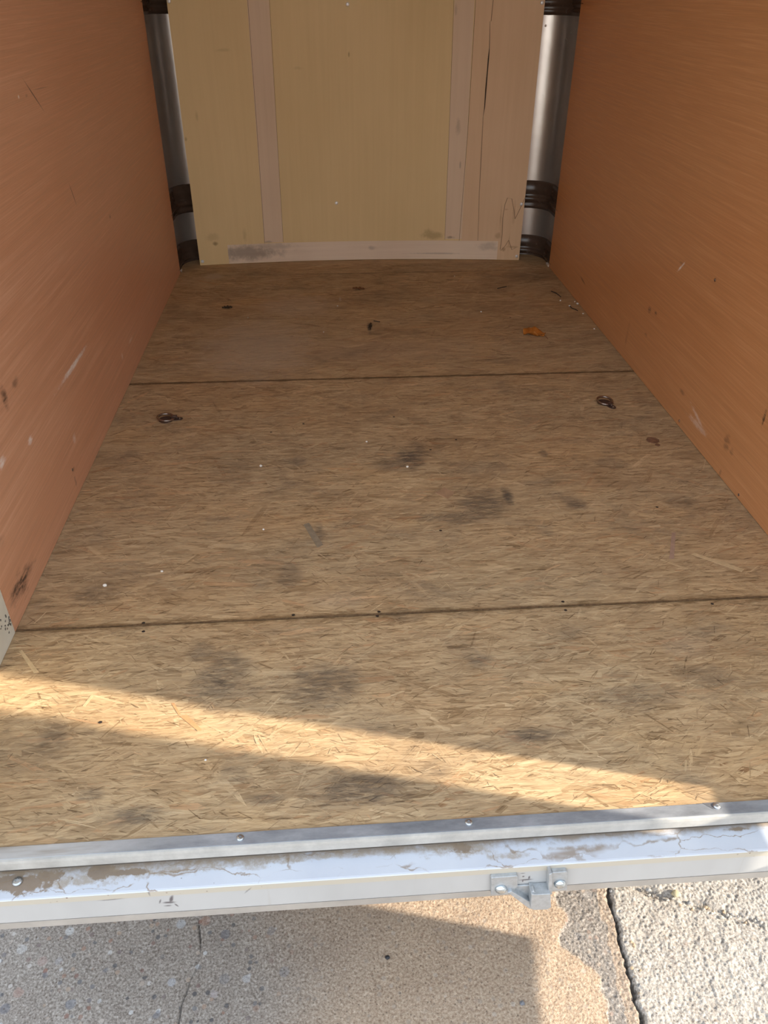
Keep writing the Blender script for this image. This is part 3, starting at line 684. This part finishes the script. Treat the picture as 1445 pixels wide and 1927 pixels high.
BOLT = simple('bright_bolt', (0.62, 0.70, 0.76), .18, .95)
def bolt(px, py, y):
    p = onY(px, py, y); MM = Matrix.Translation(p) @ Vector((0, -1, 0)).to_track_quat('Z', 'Y').to_matrix().to_4x4()
    bm = bmesh.new(); r = .0080
    add_lathe(bm, [(r, 0), (r*1.0, .0012), (r*.9, .0030), (r*.68, .0046), (r*.42, .0053), (r*.38, .0053)], MM, 24)
    b = frombm('bolt', bm, BOLT, keeper, smooth=True)
    bm = bmesh.new(); add_lathe(bm, [(r*.46, .0050), (r*.46, .0056), (r*.2, .0056), (r*.16, .0060)], MM, 6)
    frombm('bolt_socket', bm, simple('socket_dark', (.06, .06, .07), .5), b)
bolt(942, 1672, YF-.005); bolt(1053, 1662, YF-.006)

# ------------------------------------------------------------------ open door leaf on the right hinge (outside the frame)
# hinged a little behind the corner post; daylight falls through the hinge gap
dk_, dy0 = math.radians(8.5), .505*S
door = empty('door_1', (JX, .54*S, 0)); tag(door, kind='structure')
def dl(y, z, off=0.0):           # point on the leaf: y measured along the leaf from hinge line y=.54S
    L = y - .54*S; return Vector((JX - off*math.cos(dk_) + L*math.sin(dk_)*1.0, .54*S + L*math.cos(dk_), z))
bm = bmesh.new()
def leaf(poly):
    a = [dl(y, z) for y, z in poly]
    add_prism(bm, a, Vector((math.cos(dk_), -math.sin(dk_), 0))*.022)
leaf([(dy0, .10*S), (dy0, 1.70*S), (.06*S, 1.70*S), (.06*S, -.131*S), (.545*S, -.131*S), (.545*S, .10*S)])  # unseen leaf; outline and width cut to shape the shadows and let light in
frombm('door_leaf', bm, DOORM, door)
bm = bmesh.new()
for z0, z1 in ((.152*S, .208*S), (.86*S, .93*S), (1.55*S, 1.61*S)):
    if z0 < .5: add_box(bm, JX, JX+.012, .500*S, .60*S, z0, z1)
frombm('hinge', bm, STEEL, door)

# ------------------------------------------------------------------ tie-down rings
def ring(px, py, ang, label, tilt=.18):
    c = fl(px, py); root = empty('tie_down_ring', (c.x, c.y, .001)); tag(root, label, 'tie-down ring', 'tie-down rings in the floor')
    ca, sa = math.cos(ang), math.sin(ang)
    def W(u, v, z): return Vector((c.x + u*ca - v*sa, c.y + u*sa + v*ca, z))
    R0 = .0205
    bm = bmesh.new(); nn = 26
    a = [bm.verts.new(W(.0185*math.cos(2*PI*k/nn), .0185*math.sin(2*PI*k/nn), .0014)) for k in range(nn)]
    b = [bm.verts.new(W(.0150*math.cos(2*PI*k/nn), .0150*math.sin(2*PI*k/nn), .0010)) for k in range(nn)]
    d = [bm.verts.new(W(.0195*math.cos(2*PI*k/nn), .0195*math.sin(2*PI*k/nn), .0002)) for k in range(nn)]
    for k in range(nn): bm.faces.new((a[k], a[(k+1) % nn], b[(k+1) % nn], b[k])); bm.faces.new((d[k], d[(k+1) % nn], a[(k+1) % nn], a[k]))
    bm.faces.new(b); frombm('recessed_dish', bm, DISH, root)
    bm = bmesh.new(); add_tube(bm, [W(R0*math.cos(2*PI*k/32), R0*math.sin(2*PI*k/32)*.95, .0050 + tilt*(R0 - R0*math.cos(2*PI*k/32))*.5) for k in range(32)], .0028, 10, True)
    frombm('ring', bm, RINGM, root, smooth=True)
    bm = bmesh.new(); pts = []
    out = [(.012, -.0085), (.028, -.0095), (.036, -.0080), (.0405, -.004), (.0415, 0), (.0405, .004), (.036, .0080), (.028, .0095), (.012, .0085)]
    add_prism(bm, [W(u, v, .0004) for u, v in out], Vector((0, 0, .0018)))
    add_tube(bm, [W(R0 + .007*math.cos(t), v, .003 + .0052*math.sin(t)) for v in (0,) for t in [PI*k/8 for k in range(9)]], .0030, 8)
    add_prism(bm, [W(R0-.007, -.0075, .0078), W(R0+.007, -.0075, .0078), W(R0+.007, .0075, .0078), W(R0-.007, .0075, .0078)], Vector((0, 0, .0012)))
    frombm('strap', bm, DISH, root, bevel=.0008)
    screw('screw', W(.0335, 0, .0022), (0, 0, 1), .0040, root, RINGM, .5)
ring(313, 790, 0.05, 'tarnished steel tie-down ring in the strand board floor beside the left wall')
ring(1137, 758, -1.15, 'tarnished steel tie-down ring in the strand board floor beside the right wall')

# ------------------------------------------------------------------ litter
def leafmesh(name, px, py, L, Wd, ang, mat, lobes, curl, seed, label, cat='leaf', ny=6, ripple=.25):
    c = fl(px, py); r = random.Random(seed); bm = bmesh.new(); n = 22; rows = []
    ca, sa = math.cos(ang), math.sin(ang)
    for i in range(n+1):
        t = i/n; w = Wd*(math.sin(PI*min(1, max(0, t*.96+.02)))**.5)*(1 - lobes*abs(math.sin(t*PI*3.5)))*r.uniform(.93, 1.05)
        row = []
        for j in range(ny+1):
            s = j/ny*2-1; u = (t-.5)*L; v = s*w/2
            z = .0012 + curl*(s*s)*(.6+.4*math.sin(t*5)) + curl*ripple*math.sin(t*9+s*2) + curl*.3*abs(t-.5)
            row.append(bm.verts.new((c.x+u*ca-v*sa, c.y+u*sa+v*ca, max(z, .0011))))
        rows.append(row)
    for a, b in zip(rows, rows[1:]):
        for k in range(ny): bm.faces.new((a[k], a[k+1], b[k+1], b[k]))
    o = frombm(name, bm, mat, smooth=True); s_ = o.modifiers.new('t', 'SOLIDIFY'); s_.thickness = .0006; s_.offset = 1
    return tag(o, label, cat)
LEAFO = simple('dry_orange_leaf', (0.46, 0.16, 0.022), .55, 0, .4, 60, .3, .4, .002)
LEAFB = simple('dry_brown_leaf', (0.20, 0.085, 0.035), .7, 0, .3, 60, .35, .4, .002)
LEAFD = simple('dark_dead_leaf', (0.06, 0.042, 0.025), .8, 0, .3, 90, .35, .4, .002)
lf = leafmesh('dry_leaf', 1005, 630, .070, .066, -.04, LEAFO, .30, .016, 3, 'crumpled orange-brown dry leaf on the floor near the right wall')
cc = fl(1027, 636); bm = bmesh.new(); add_tube(bm, [fl(1018, 632) + Vector((0, 0, .005)), fl(1025, 634) + Vector((0, 0, .0035)), fl(1031, 639) + Vector((0, 0, .0022))], [.0012, .001, .0006], 6); frombm('leaf_stalk', bm, LEAFB, lf)
leafmesh('leaf_scrap', 675, 544, .045, .034, -.1, LEAFB, .7, .004, 5, 'small torn reddish-brown leaf scrap before the far panel')
leafmesh('leaf_scrap', 428, 579, .036, .034, .3, LEAFD, .8, .003, 8, 'small dark crumbled leaf scrap on the left of the far floor board')
leafmesh('leaf_scrap', 697, 614, .060, .014, 1.5, LEAFD, .8, .003, 9, 'thin black upright leaf scrap in the middle of the far floor board')
TWIG = simple('dark_twig', (0.045, 0.030, 0.020), .8)
def twig(pts, rr, label):
    bm = bmesh.new(); P = [fl(px, py) + Vector((0, 0, .0022)) for px, py in pts]
    add_tube(bm, P, [rr*(1-.4*i/len(P)) for i in range(len(P))], 7); tag(frombm('twig', bm, TWIG), label, 'twig', 'twigs on the far floor board')
twig([(936, 544), (944, 542), (953, 540)], .0017, 'short straight dark twig, nearest the far panel, right of centre')
twig([(1037, 549), (1045, 552), (1051, 556), (1055, 560)], .0018, 'curved dark twig behind the orange leaf, close to the right wall')
twig([(1072, 577), (1076, 581), (1082, 583), (1087, 586)], .0018, 'small crooked dark twig among white crumbs at the foot of right wall')
twig([(703, 605), (709, 606), (715, 607)], .0016, 'tiny dark twig just right of the black leaf scrap')
# darker flake of the strand board, built as a separate raised piece
CHIP = simple('brown_wood_flake', (0.42, 0.26, 0.15), .7, 0, .3, 60, .15)
p = [fl(*q) for q in ((819, 929), (836, 919), (855, 929), (842, 940))]
bm = bmesh.new(); add_prism(bm, [v + Vector((0, 0, .0008)) for v in p], Vector((0, 0, .0022))); tag(frombm('wood_flake', bm, CHIP), 'flat reddish-brown four-sided wood flake of the strand board, mid-floor', 'wood chip')
SLV = simple('grey_brown_splinter', (0.29, 0.225, 0.15), .8, 0, .3, 90, .2)
p = [fl(*q) for q in ((571, 988), (581, 984), (608, 1026), (597, 1031))]
bm = bmesh.new(); add_prism(bm, [v + Vector((0, 0, .0007)) for v in p], Vector((0, 0, .0004))); frombm('embedded_strand', bm, SLV, mid_b)
SLP = simple('pinkish_strand', (0.42, 0.27, 0.19), .75, 0, .3, 90, .15)
for q4 in (((1264, 1003), (1271, 1003), (1268, 1052), (1259, 1052)),):
    bm = bmesh.new(); add_prism(bm, [fl(*q) + Vector((0, 0, .0007)) for q in q4], Vector((0, 0, .0004))); frombm('embedded_strand', bm, SLP, mid_b)
SLY = simple('pale_strand', (0.60, 0.43, 0.24), .75, 0, .3, 90, .15)
for q4 in (((36, 1226), (42, 1224), (74, 1266), (64, 1268)), ((1300, 1044), (1306, 1041), (1400, 1072), (1395, 1077)), ((155, 1330), (172, 1308), (176, 1310), (160, 1331))):
    bm = bmesh.new(); add_prism(bm, [fl(*q) + Vector((0, 0, .0007)) for q in q4], Vector((0, 0, .0004))); frombm('embedded_strand', bm, SLY, front_b)
SLR = simple('orange_strand', (0.56, 0.30, 0.14), .75, 0, .3, 90, .15)
for q4 in (((338, 1348), (352, 1346), (380, 1374), (372, 1376)), ((322, 1324), (328, 1324), (340, 1345), (336, 1346))):
    bm = bmesh.new(); add_prism(bm, [fl(*q) + Vector((0, 0, .0007)) for q in q4], Vector((0, 0, .0004))); frombm('embedded_strand', bm, SLR, front_b)
# white crumbs
CRUMB = simple('white_crumb', (0.80, 0.76, 0.70), .6)
r = random.Random(12)
def lump(c, s, seed, squash=.7, sub=1):
    rr = random.Random(seed); bm = bmesh.new(); bmesh.ops.create_icosphere(bm, subdivisions=sub, radius=1)
    for v in bm.verts:
        k = rr.uniform(.75, 1.2); v.co = Vector((v.co.x*s*k, v.co.y*s*k*.85, v.co.z*s*squash*k)) + c + Vector((0, 0, s*squash*.8))
    return bm
crumbs = [((1054, 567), .0034, 'white crumb beside the curved twig near the right wall'), ((1071, 577), .0040, 'white crumb at the tip of the small crooked twig'),
    ((1086, 573), .0048, 'largest white crumb touching the foot of the right wall'), ((1081, 569), .0026, 'smallest white crumb at the wall foot, just behind the largest'),
    ((1097, 592), .0040, 'white crumb nearest the camera along the foot of the right wall, by the crooked twig'), ((1118, 620), .0026, 'lone white crumb near right wall, level with the orange leaf'),
    ((905, 588), .0034, 'white crumb in the open floor left of the orange leaf'), ((855, 521), .0030, 'white crumb right in front of the far panel'),
    ((635, 577), .0026, 'white crumb in front of the torn leaf scrap'), ((690, 833), .0030, 'white crumb left of the big black scuff'),
    ((491, 879), .0042, 'white sliver on the middle board, left of centre'), ((496, 998), .0026, 'tiny white crumb on the middle board in front of the white sliver'),
    ((198, 1104), .0042, 'white crumb by the left end of the near joint'), ((305, 1077), .0030, 'small white crumb behind the near joint at left'),
    ((609, 626), .0022, 'tiny white crumb left of the black leaf scrap'), ((467, 599), .0024, 'tiny white crumb right of the dark crumbled leaf scrap'),
    ((387, 1432), .0022, 'white crumb on the near board in the shade under the sunlit band'), ((766, 880), .0034, 'white crumb lying on the big black scuff')]
for i, ((px, py), s, lab) in enumerate(crumbs):
    c = fl(px, py); c.z = .0012
    if c.x > XR - s*1.2: c.x = XR - s*1.3
    tag(frombm('crumb', lump(c, s, i), CRUMB), lab, 'crumb', 'white crumbs scattered on the floor')
c = onY(1032, 500, 3.27*S); c = fl(1031, 501); bm = bmesh.new()
add_prism(bm, [fl(1027, 497) + Vector((0, 0, .001)), fl(1030, 497) + Vector((0, 0, .001)), fl(1034, 502) + Vector((0, 0, .001)), fl(1031, 503) + Vector((0, 0, .001))], Vector((0, 0, .006)))
tag(frombm('paper_scrap', bm, CRUMB), 'white paper scrap in the far right floor corner', 'paper scrap')
bm = bmesh.new()
add_prism(bm, [fl(339, 511) + Vector((0, 0, .001)), fl(343, 508) + Vector((0, 0, .001)), fl(342, 513) + Vector((0, 0, .001))], Vector((0, 0, .004)))
tag(frombm('paper_scrap', bm, CRUMB), 'white paper scrap in the far left floor corner', 'paper scrap')
# dark pits (staple and nail heads) in the boards
PIT = simple('dark_nail_head', (0.035, 0.025, 0.02), .6)
for px, py, bd in ((270, 1173, front_b), (270, 1189, front_b), (1059, 1133, mid_b), (1064, 1149, front_b), (1340, 1137, front_b), (571, 798, mid_b), (741, 785, mid_b), (858, 828, mid_b), (810, 847, mid_b), (829, 999, mid_b), (189, 1360, front_b), (1236, 955, mid_b), (510, 814, mid_b), (552, 1158, mid_b), (960, 598, back_b), (713, 1152, mid_b), (710, 1160, front_b)):
    c = fl(px, py); disc('nail_head', c, .0030, .0026, PIT, bd, .0011, px)
# pebbles in the right-hand ground joint and along the main crack
PB = [simple('pale_pebble', (0.44, 0.40, 0.34), .8, 0, .3, 90, .25, .4, .002), simple('grey_pebble', (0.27, 0.265, 0.26), .8, 0, .3, 90, .25, .4, .002), simple('tan_pebble', (0.40, 0.30, 0.20), .8, 0, .3, 90, .25, .4, .002), simple('yellow_pebble', (0.50, 0.43, 0.27), .8, 0, .3, 90, .15, .4, .002)]
pebs = []
for k in range(30):
    t = r.random(); a, b = ((1215, 1678), (1445, 1745)); px = a[0]+(b[0]-a[0])*t; py = 1679 + (px-1228)*.30 + r.uniform(-8, 9)
    pebs.append((px, py, r.uniform(.0020, .0056), r.choice((0, 0, 1, 2))))
for k in range(24):
    t = r.random(); px = 1146 + 62*t + r.uniform(2, 22); py = 1675 + 235*t + r.uniform(-6, 6); pebs.append((px, py, r.uniform(.0016, .0046), r.choice((0, 1, 1, 2))))
for i, (px, py, s, mk) in enumerate(pebs):
    c = fl(px, py, ZG); c.z = ZG - .0035
    tag(frombm('pebble', lump(c, s, 100+i, .7, 1), PB[mk]), 'small pale pebble loose along the cracked ground joints under the sill', 'pebble', 'pebbles along the ground joints')
c = fl(1272, 1684, ZG); bm = lump(Vector((c.x, c.y, ZG)), .0085, 77, .45, 2)
tag(frombm('pebble', bm, PB[3], smooth=True), 'largest, yellowish flat pebble at the start of the right-hand joint', 'pebble')
SHD = simple('black_grit_bit', (.03, .028, .03), .5)
c = fl(729, 1803, ZG); tag(frombm('grit_bit', lump(Vector((c.x, c.y, ZG)), .0042, 5, .6, 1), SHD), 'black bit of grit on the shaded concrete below the sill', 'grit')
c = fl(982, 1889, ZG); tag(frombm('grit_bit', lump(Vector((c.x, c.y, ZG)), .0050, 6, .6, 1), simple('grey_bead', (.16, .16, .17), .4)), 'dark grey round bead on the ground at the shadow edge', 'grit')
